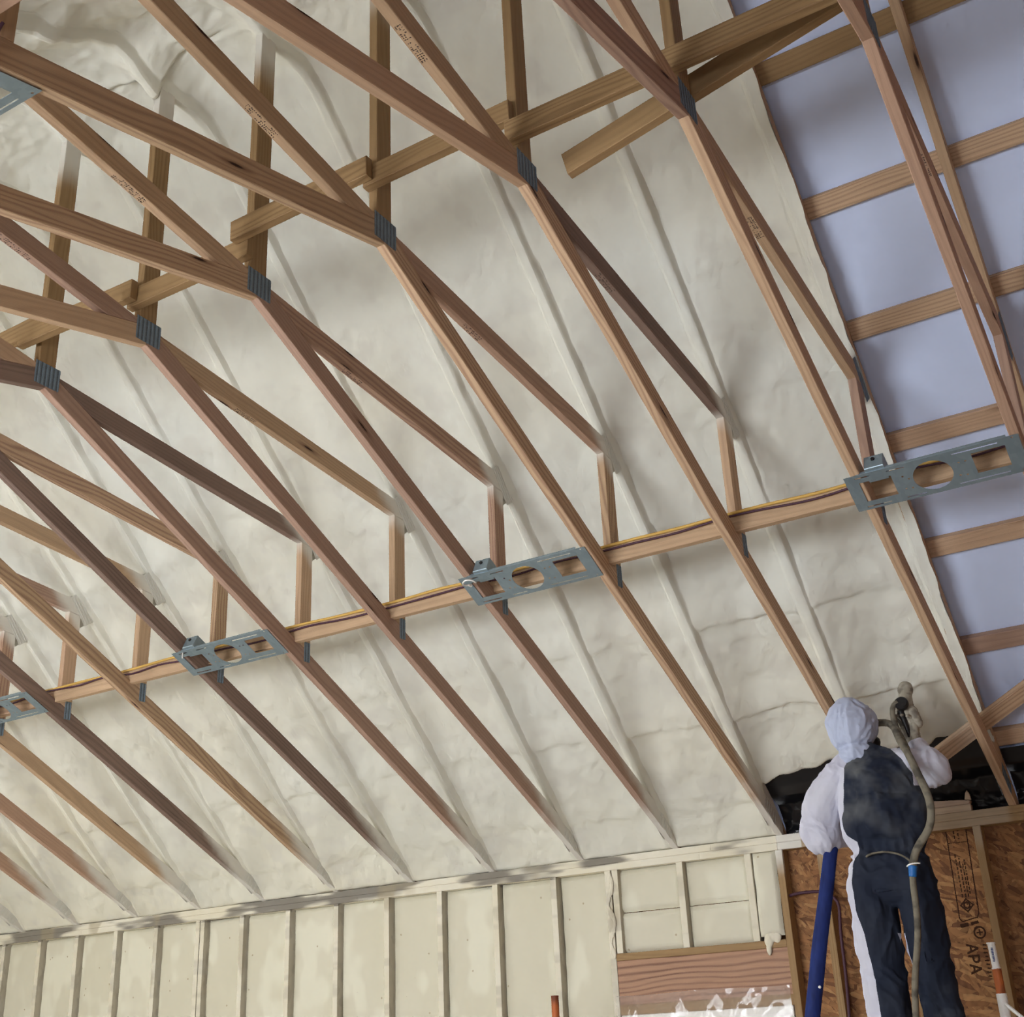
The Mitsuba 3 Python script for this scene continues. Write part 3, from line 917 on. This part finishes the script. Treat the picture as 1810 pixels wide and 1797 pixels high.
# cable through the bare studs
obj('wall_cable', tube([(-1.21, 0.03, -.314), (-1.12, 0.03, -.305), (-1.03, .035, -.312), (-0.99, 0.0, -.33), (-0.955, -.004, -.36), (-0.948, -.004, -.45), (-0.958, -.004, -.66), (-0.972, -.004, -.92), (-0.975, -.004, -1.5)], 0.008, 8, 6), 'm_purple', smooth=True, label='brown cable crossing between the bare studs and dropping beside the blue hose', cat='cable')

# window with its plastic film
w1 = lab(key('window_1'), kind='structure')
for a, b, c, d in ((-2.245, -1.258, -0.905, -0.853), (-2.245, -1.258, -1.905, -1.86), (-2.245, -2.20, -1.86, -0.905), (-1.303, -1.258, -1.86, -0.905)):
    M = box(a, b, 0.0, 0.075, c, d, 0, 0, 0.004)
    obj('window_frame', (M[0], M[1]), 'm_white', w1)
obj('window_pane', (np.array([(-2.2, 0.05, -1.86), (-1.303, 0.05, -1.86), (-1.303, 0.05, -0.905), (-2.2, 0.05, -0.905)]), np.array([[0, 1, 2], [0, 2, 3]])), 'm_pane', w1, emitter={'type': 'area', 'radiance': {'type': 'rgb', 'value': list(GLOW_WINDOW)}})
U, Vv = np.meshgrid(np.linspace(0, 1, 150), np.linspace(0, 1, 110))
X = -2.268 + U * 1.008
Z = -0.752 - 0.004 * np.sin(U * 9) - Vv * 1.2
fold = np.abs(np.sin((U * 11 + Vv * 4 + 2.5 * meshkit.noise(np.stack([U * 5, Vv * 3, U * 0], -1), 2)) * 1.6)) ** 6
Yf = -0.006 - 0.009 * fold * np.clip(Vv * 9, 0, 1) - 0.006 * meshkit.fbm(np.stack([U * 14, Vv * 16, U * 0], -1), 3, 5)
obj('plastic_film', grid_mesh(np.stack([X, Yf, Z], -1)), 'm_film', smooth=True, label='clear wrinkled plastic film taped over the window below the header board', cat='plastic sheet')

# ------------------------------------------------------------------ black plastic at the eaves, offcuts on the plate
names = ['behind the worker\'s left arm', 'behind the worker and the slanting board', 'right of the truss at the right edge', 'beyond the right edge']
for k, i in enumerate((-2, -1, 0, 1)):
    a, b = tx(i) + 0.021, tx(i + 1) - 0.021
    U, Vv = np.meshgrid(np.linspace(0, 1, 60), np.linspace(0, 1, 46))
    sec = np.array(([(-0.31, RA + RB * 0.31 - 0.022), (-0.165, RA + RB * 0.165 - 0.022)] if i < 0 else [(-0.175, 0.25)]) + [(-0.10, 0.185), (0.0, 0.15), (0.05, 0.08), (0.07, 0.03), (0.075, 0.002)])
    tt = np.linspace(0, 1, len(sec))
    y, z = np.interp(Vv, tt, sec[:, 0]), np.interp(Vv, tt, sec[:, 1])
    q = np.stack([U * 6 + k * 9, Vv * 4, U * 0], -1)
    cr = np.abs(meshkit.fbm(q, 4, 3) - 0.5) * 2
    env = np.sin(np.pi * np.clip(Vv, 0, 1)) ** 0.7 * np.clip((Vv - 0.28) / 0.1, 0, 1)
    y, z = y - 0.045 * (0.5 - cr) * env, z + 0.02 * (0.5 - cr) * env
    obj('black_plastic', grid_mesh(np.stack([a + U * (b - a), y, z], -1)), 'm_plastic', smooth=20 if False else True, label='crumpled black plastic sheet in the eaves gap ' + names[k], cat='plastic sheet', group='black plastic in the eaves')
put('wood_offcut', box(-0.43, -0.20, 0.0, 0.045, 0.0005, 0.034, 250, 0), label='flat pale wood offcut lying on the wall plate right of the worker', cat='wood offcut')
M = prism([(-0.40, 0.0345), (-0.205, 0.0345), (-0.198, 0.050), (-0.235, 0.058), (-0.40, 0.072)], (0, 0.022, 0), (1, 0, 0), (0, 0, 1), (0, -1, 0), 0.042, 251)
put('wood_offcut', M, label='sloping pale wood offcut on top of the flat one on the wall plate', cat='wood offcut')
M = prism([(-0.225, 0.0585), (-0.192, 0.0515), (-0.196, 0.085), (-0.206, 0.103), (-0.217, 0.09)], (0, 0.008, 0), (1, 0, 0), (0, 0, 1), (0, -1, 0), 0.010, 252)
put('wood_splinter', M, label='thin pointed wood splinter standing at the right end of the offcuts', cat='wood offcut')

# ------------------------------------------------------------------ scaffold under the worker
sc = thing('scaffold', 'rusty orange scaffold with tall tube posts either side of the worker', 'scaffold')
for x, y, ztop in ((-2.325, -0.6, -0.752), (-0.108, -0.6, -0.772)):
    M = tube([(x, y, ztop), (x, y, -ZP)], 0.0195, 16, 1, caps=False)
    obj('post', M, 'm_rust', sc, smooth=30)
    Mi = tube([(x, y, ztop - 0.004), (x, y, ztop - 0.2)], 0.0165, 16, 1, caps=True)
    obj('bore', Mi, 'm_bore_shade', sc)  # near-black plug, its colour stands for the shade inside the open tube
    ring = trimesh.creation.annulus(0.0165, 0.0195, 0.003, sections=24)
    ring.apply_translation((x, y, ztop - 0.001))
    obj('rim', ring, 'm_rust', sc)
for x in (-2.325, -0.108):
    obj('post', tube([(x, -1.35, -1.25), (x, -1.35, -ZP)], 0.0195, 14, 1), 'm_rust', sc, smooth=30)
    for z in (-1.42, -2.3):
        obj('crossbar', tube([(x, -0.6, z), (x, -1.35, z)], 0.016, 12, 1), 'm_rust', sc, smooth=30)
for y in (-0.6, -1.35):
    obj('crossbar', tube([(-2.325, y, -1.42), (-0.108, y, -1.42)], 0.016, 12, 1), 'm_rust', sc, smooth=30)
for k in range(3):
    put('plank', box(-2.36, -0.07, -1.33 + k * 0.245, -1.09 + k * 0.245, -1.403, -1.365, 260 + k, 0), sc)
obj('sleeve', tube([(-0.108, -0.6, -0.872), (-0.106, -0.6, -1.12)], 0.0225, 16, 2), 'm_white', sc, smooth=30, label='white sleeve on the right post')
obj('brace_rod', tube([(-0.094, -0.625, -0.915), (0.10, -0.66, -1.10), (0.5, -0.7, -1.5)], 0.008, 8, 2), 'm_white', sc)
tg = thing('caulk_tube', 'white tube with a blue printed label standing on the right scaffold post', 'tube')
obj('barrel', tube([(-0.108, -0.6, -0.7705), (-0.111, -0.6, -0.668)], 0.0165, 20, 2), 'm_white', tg, smooth=30)
for z, xo in ((-0.664, 0.0), (-0.7685, 0.0)):
    obj('rim', tube([(-0.1115 + (0.003 if z < -0.7 else 0), -0.6, z - 0.004), (-0.1115 + (0.003 if z < -0.7 else 0), -0.6, z + 0.002)], 0.0195, 20, 1), 'm_white', tg, smooth=30)
rr = random.Random(3)
Ms = []
z = -0.687
while z > -0.742:
    h = rr.uniform(0.003, 0.006)
    ang = math.radians(-55)
    Ms.append(trimesh.creation.box((0.0095, 0.001, h), trimesh.transformations.translation_matrix((-0.1085, -0.6168, z))))
    z -= h + 0.0018
mm = trimesh.util.concatenate(Ms)
obj('label', mm, 'm_navytext', tg)


# ------------------------------------------------------------------ the worker
def sph(c, r, s=None):
    q = m3.Manifold.sphere(r, 24)
    if s:
        q = q.scale(list(s))
    return q.translate([float(a) for a in c])


def hull(*bs):
    return m3.Manifold.batch_hull([sph(*b) for b in bs])


def body(parts, length, it):
    q = m3.Manifold.batch_boolean(parts, m3.OpType.Add).refine_to_length(length).to_mesh()
    m = trimesh.Trimesh(np.array(q.vert_properties[:, :3], float), np.array(q.tri_verts), process=True)
    trimesh.smoothing.filter_taubin(m, lamb=0.5, nu=0.52, iterations=it)
    return m


pw = thing('person', 'worker seen from behind in a white hooded coverall with dark navy back and legs', 'person')
yb = -0.99
parts = [
    # chest and blousing above the waist
    hull(((-0.525, yb, 0.10), 0.055), ((-0.275, yb, 0.085), 0.06), ((-0.51, yb, -0.08), 0.075), ((-0.265, yb + 0.01, -0.08), 0.072), ((-0.39, yb - 0.03, 0.02), 0.11)),
    hull(((-0.51, yb, -0.08), 0.075), ((-0.265, yb, -0.08), 0.072), ((-0.50, yb, -0.19), 0.075), ((-0.29, yb, -0.21), 0.08), ((-0.39, yb - 0.035, -0.12), 0.12)),
    hull(((-0.50, yb, -0.19), 0.075), ((-0.29, yb, -0.21), 0.08), ((-0.485, yb, -0.28), 0.072), ((-0.31, yb, -0.30), 0.076)),
    # hips
    hull(((-0.485, yb, -0.28), 0.072), ((-0.31, yb, -0.30), 0.076), ((-0.485, yb - 0.01, -0.42), 0.098), ((-0.30, yb - 0.01, -0.43), 0.095)),
    # neck
    hull(((-0.465, yb, 0.18), 0.06), ((-0.44, yb, 0.08), 0.08), ((-0.36, yb, 0.10), 0.06)),
    hull(((-0.465, yb, 0.17), 0.05), ((-0.545, yb, 0.10), 0.06)),
    hull(((-0.465, yb, 0.16), 0.05), ((-0.255, yb + 0.02, 0.085), 0.06)),
    # legs
    hull(((-0.488, yb - 0.01, -0.42), 0.102), ((-0.497, yb + 0.0, -0.74), 0.094)),
    hull(((-0.497, yb, -0.74), 0.094), ((-0.505, yb + 0.02, -1.24), 0.078)),
    hull(((-0.302, yb - 0.01, -0.43), 0.095), ((-0.298, yb + 0.05, -0.74), 0.080)),
    hull(((-0.298, yb + 0.05, -0.74), 0.080), ((-0.270, yb + 0.06, -1.24), 0.078)),
    # left arm, down and forward
    hull(((-0.555, yb, 0.085), 0.066), ((-0.655, yb + 0.02, -0.03), 0.085)),
    hull(((-0.655, yb + 0.02, -0.03), 0.085), ((-0.705, yb + 0.05, -0.135), 0.082)),
    hull(((-0.705, yb + 0.05, -0.135), 0.088), ((-0.690, yb + 0.05, -0.185), 0.078), ((-0.60, yb + 0.26, -0.13), 0.05)),
    # right arm, raised to the gun
    hull(((-0.265, yb, 0.085), 0.066), ((-0.175, yb + 0.08, 0.075), 0.070)),
    hull(((-0.175, yb + 0.08, 0.075), 0.072), ((-0.158, yb + 0.09, 0.05), 0.07)),
    hull(((-0.165, yb + 0.085, 0.07), 0.070), ((-0.225, yb + 0.13, 0.175), 0.046)),
]
cm = body(parts, 0.0085, 16)
V = np.array(cm.vertices)
N = np.array(cm.vertex_normals)
q = V * [0.8, 0.8, 0.6] + 0.25 * V[:, [2, 0, 1]]
wr = meshkit.fbm(q * [20, 20, 14] + meshkit.fbm(q * 6, 2, 3)[:, None] * 2.2, 3, 11)
wr2 = 1 - np.abs(meshkit.fbm(q * [15, 15, 10] + 4.2 + meshkit.fbm(q * 5, 2, 8)[:, None] * 3, 2, 5) - 0.5) * 2
V = V + N * (0.020 * (wr - 0.5) + 0.034 * (np.clip(wr2, 0.72, 1) - 0.8))[:, None]
# gathers at the waist
wz = np.exp(-((V[:, 2] + 0.275) / 0.035) ** 2)
V += N * (-0.012 * wz + 0.005 * wz * np.sin(V[:, 0] * 160))[:, None]
cm = trimesh.Trimesh(V, cm.faces, process=False)
N = np.array(cm.vertex_normals)
obj('coverall', cm, 'm_coverall', pw, smooth=True)
# hood: a cloth skull cap with a peak and a seam, drawn in at the neck
hp = [hull(((-0.472, yb + 0.0, 0.305), 0.108), ((-0.462, yb + 0.045, 0.30), 0.104), ((-0.472, yb + 0.0, 0.225), 0.088)), hull(((-0.485, yb + 0.02, 0.385), 0.045), ((-0.472, yb + 0.01, 0.33), 0.095)), hull(((-0.470, yb, 0.20), 0.082), ((-0.462, yb + 0.01, 0.165), 0.085))]
hm = body(hp, 0.007, 14)
V = np.array(hm.vertices); N = np.array(hm.vertex_normals)
q = V * [1, 1, 0.45]
wr2 = 1 - np.abs(meshkit.fbm(q * 20 + meshkit.fbm(q * 10, 2, 8)[:, None] * 2.4, 2, 15) - 0.5) * 2
V = V + N * (0.030 * (np.clip(wr2, 0.7, 1) - 0.8) + 0.006 * (meshkit.fbm(q * 40, 2, 2) - 0.5) + 0.004 * np.exp(-((V[:, 0] + 0.455 - 0.03 * (V[:, 2] - 0.3)) / 0.008) ** 2) - 0.012 * np.exp(-((V[:, 2] - 0.192 - 0.1 * (V[:, 0] + .47)) / 0.010) ** 2))[:, None]
ch = np.array(rgb(166, 174, 196)) * (0.9 + 0.2 * meshkit.fbm(V * 12, 3, 6)[:, None])
obj('hood', (V, hm.faces), 'm_cloth', pw, smooth=True, color=ch, label='bluish white hood')
mk = body([hull(((-0.455, yb + 0.13, 0.29), 0.05), ((-0.455, yb + 0.12, 0.24), 0.05)), sph((-0.49, yb + 0.16, 0.235), 0.032), sph((-0.42, yb + 0.16, 0.235), 0.032)], 0.012, 4)
obj('respirator', mk, 'm_dark', pw, smooth=True)
for s, (x, y) in enumerate(((-0.505, yb + 0.03), (-0.272, yb + 0.07))):
    bt = body([hull(((x, y, -1.26), 0.06), ((x, y, -1.305), 0.055)), hull(((x, y - 0.02, -1.32), 0.042), ((x, y + 0.17, -1.325), 0.038))], 0.014, 5)
    obj('boot', bt, 'm_dark', pw, smooth=True)


def hand(wrist, fwd, up, side, curl, r=0.0095):
    """a gloved hand: palm, four bent fingers and a thumb leaving the palm's side"""
    wrist, fwd, up, side = (np.array(a, float) for a in (wrist, fwd, up, side))
    ps = [m3.Manifold.batch_hull([sph(wrist, 0.028), sph(wrist + fwd * 0.075 + side * 0.028, 0.019), sph(wrist + fwd * 0.078 - side * 0.028, 0.018), sph(wrist + fwd * 0.03 + side * 0.03, 0.020)])]
    for k, (o, L) in enumerate(((0.032, 0.078), (0.011, 0.088), (-0.011, 0.082), (-0.032, 0.066))):
        p = wrist + fwd * 0.078 + side * o
        a = 0.25
        for j, f in enumerate((0.45, 0.32, 0.23)):
            d = fwd * math.cos(a) - up * math.sin(a)
            qn = p + d * L * f
            ps.append(hull((p, r * (1 - 0.08 * j)), (qn, r * (0.94 - 0.08 * j))))
            p = qn
            a += curl
    p = wrist + fwd * 0.025 + side * 0.032
    for j, d in enumerate((side * 0.75 + fwd * 0.6 - up * 0.2, side * 0.15 + fwd * 0.85 - up * 0.5)):
        d = d / np.linalg.norm(d)
        qn = p + d * 0.036
        ps.append(hull((p, r * 1.15), (qn, r * 1.05)))
        p = qn
    return body(ps, 0.004, 3)


obj('glove', hand((-0.232, yb + 0.135, 0.20), (-0.16, 0.15, 0.97), (0.35, 0.92, -0.1), (-0.93, 0.35, -0.1), 0.75), 'm_gun', pw, smooth=True, label='grey dusty right glove on the gun grip')
obj('glove', hand((-0.585, yb + 0.29, -0.12), (0.25, 0.95, 0.1), (0.1, -0.1, 1.0), (0.95, -0.25, 0.0), 0.7), 'm_gun', pw, smooth=True)


# ------------------------------------------------------------------ spray gun and hoses
def lathe(profile, P0, P1, n=20):
    """profile: (distance along, radius)"""
    P0, P1 = np.array(P0, float), np.array(P1, float)
    a = (P1 - P0) / np.linalg.norm(P1 - P0)
    u = np.cross(a, [0.2, 0.9, 0.1]); u /= np.linalg.norm(u)
    w = np.cross(a, u)
    th = np.arange(n) * 2 * np.pi / n
    V = np.vstack([P0 + a * s + r * (np.cos(th)[:, None] * u + np.sin(th)[:, None] * w) for s, r in profile])
    F = []
    for k in range(len(profile) - 1):
        for j in range(n):
            p, q_ = k * n + j, k * n + (j + 1) % n
            F += [(p, q_, q_ + n), (p, q_ + n, p + n)]
    return V, np.array(F)


gn = thing('spray_gun', 'dusty grey spray gun with a black knob, raised in the worker\'s right hand', 'spray gun')
G0, G1 = (-0.252, -0.85, 0.335), (-0.250, -0.735, 0.505)
obj('barrel', lathe([(0, 0.0), (0, 0.036), (0.055, 0.040), (0.10, 0.034), (0.12, 0.030), (0.15, 0.031), (0.155, 0.035), (0.168, 0.036), (0.172, 0.032), (0.178, 0.034), (0.192, 0.030), (0.197, 0.018), (0.205, 0.008), (0.205, 0.0)], G0, G1), 'm_gun', gn, smooth=35)
obj('knob', lathe([(0, 0), (0, 0.026), (0.012, 0.031), (0.03, 0.031), (0.036, 0.026), (0.036, 0)], (-0.249, -0.875, 0.372), (-0.246, -0.925, 0.385)), 'm_dark', gn, smooth=35)
gp = body([hull(((-0.245, -0.845, 0.345), 0.030), ((-0.225, -0.835, 0.26), 0.024)), hull(((-0.225, -0.835, 0.26), 0.022), ((-0.215, -0.845, 0.19), 0.018)), hull(((-0.222, -0.84, 0.345), 0.03), ((-0.205, -0.84, 0.29), 0.026))], 0.008, 4)
obj('grip', gp, 'm_gun', gn, smooth=True)
gp = body([hull(((-0.262, -0.87, 0.345), 0.016), ((-0.248, -0.872, 0.27), 0.010)), hull(((-0.248, -0.872, 0.27), 0.010), ((-0.238, -0.865, 0.20), 0.008))], 0.006, 3)
obj('trigger_guard', gp, 'm_dark', gn, smooth=True)
obj('hose_loop', tube([(-0.262, -0.90, 0.385), (-0.286, -0.905, 0.365), (-0.292, -0.91, 0.325), (-0.276, -0.93, 0.25), (-0.252, -0.96, 0.19), (-0.228, -1.02, 0.13)], 0.0125, 10, 6), 'm_hose', gn, smooth=True)
hs = thing('grey_hose', 'grey dusty spray hose running over the worker\'s right shoulder and down the back', 'hose')
obj('upper_hose', tube([(-0.44, -0.86, 0.32), (-0.366, -0.88, 0.31), (-0.318, -0.90, 0.295), (-0.272, -0.96, 0.215), (-0.224, -1.04, 0.115), (-0.178, -1.10, -0.006), (-0.150, -1.13, -0.10), (-0.150, -1.14, -0.171), (-0.174, -1.14, -0.232), (-0.219, -1.14, -0.285), (-0.250, -1.14, -0.335), (-0.262, -1.14, -0.37)], 0.0165, 12, 6), 'm_hose', hs, smooth=True)
obj('coupling', lathe([(0, 0), (0, 0.016), (0.004, 0.0185), (0.044, 0.0165), (0.048, 0.012), (0.048, 0)], (-0.262, -1.14, -0.366), (-0.270, -1.141, -0.42), 16), 'm_bluecap', hs, smooth=35, label='blue coupling')
obj('clamp', tube([(-0.285, -1.145, -0.368), (-0.262, -1.16, -0.362), (-0.228, -1.15, -0.362)], 0.0035, 6, 5), 'm_white', hs, smooth=True)
obj('lower_hose', tube([(-0.270, -1.14, -0.41), (-0.271, -1.15, -0.46), (-0.277, -1.15, -0.573), (-0.290, -1.15, -0.66), (-0.322, -1.15, -0.789), (-0.348, -1.15, -0.953), (-0.37, -1.18, -1.2), (-0.40, -1.28, -1.345), (-0.55, -1.30, -1.35)], 0.0135, 10, 6), 'm_hose', hs, smooth=True, label='tan lower hose')
obj('waist_cord', tube([(-0.47, -1.065, -0.30), (-0.418, -1.12, -0.296), (-0.343, -1.13, -0.303), (-0.287, -1.13, -0.331), (-0.262, -1.14, -0.358)], 0.0045, 6, 6), 'm_hose', hs, smooth=True)
bh = thing('blue_hose', 'thick dark blue hose hanging straight down from under the worker\'s left arm', 'hose')
obj('hose', tube([(-0.640, -0.70, -0.03), (-0.653, -0.79, -0.09), (-0.656, -0.88, -0.166), (-0.660, -0.915, -0.21), (-0.693, -0.96, -0.379), (-0.727, -0.98, -0.523), (-0.760, -1.0, -0.663), (-0.795, -1.0, -0.80), (-0.829, -1.0, -0.929), (-0.87, -1.02, -1.2), (-0.89, -1.06, -1.33)], [0.026, 0.028, 0.029, 0.030, 0.031, 0.032, 0.033, 0.033, 0.033, 0.033, 0.033], 16, 6), 'm_blue', bh, smooth=True)
sp_ = sph((-0.768, -1.033, -0.812), 0.0065).to_mesh()
obj('spot', (np.array(sp_.vert_properties[:, :3]), np.array(sp_.tri_verts)), 'm_white', bh, label='white spot')
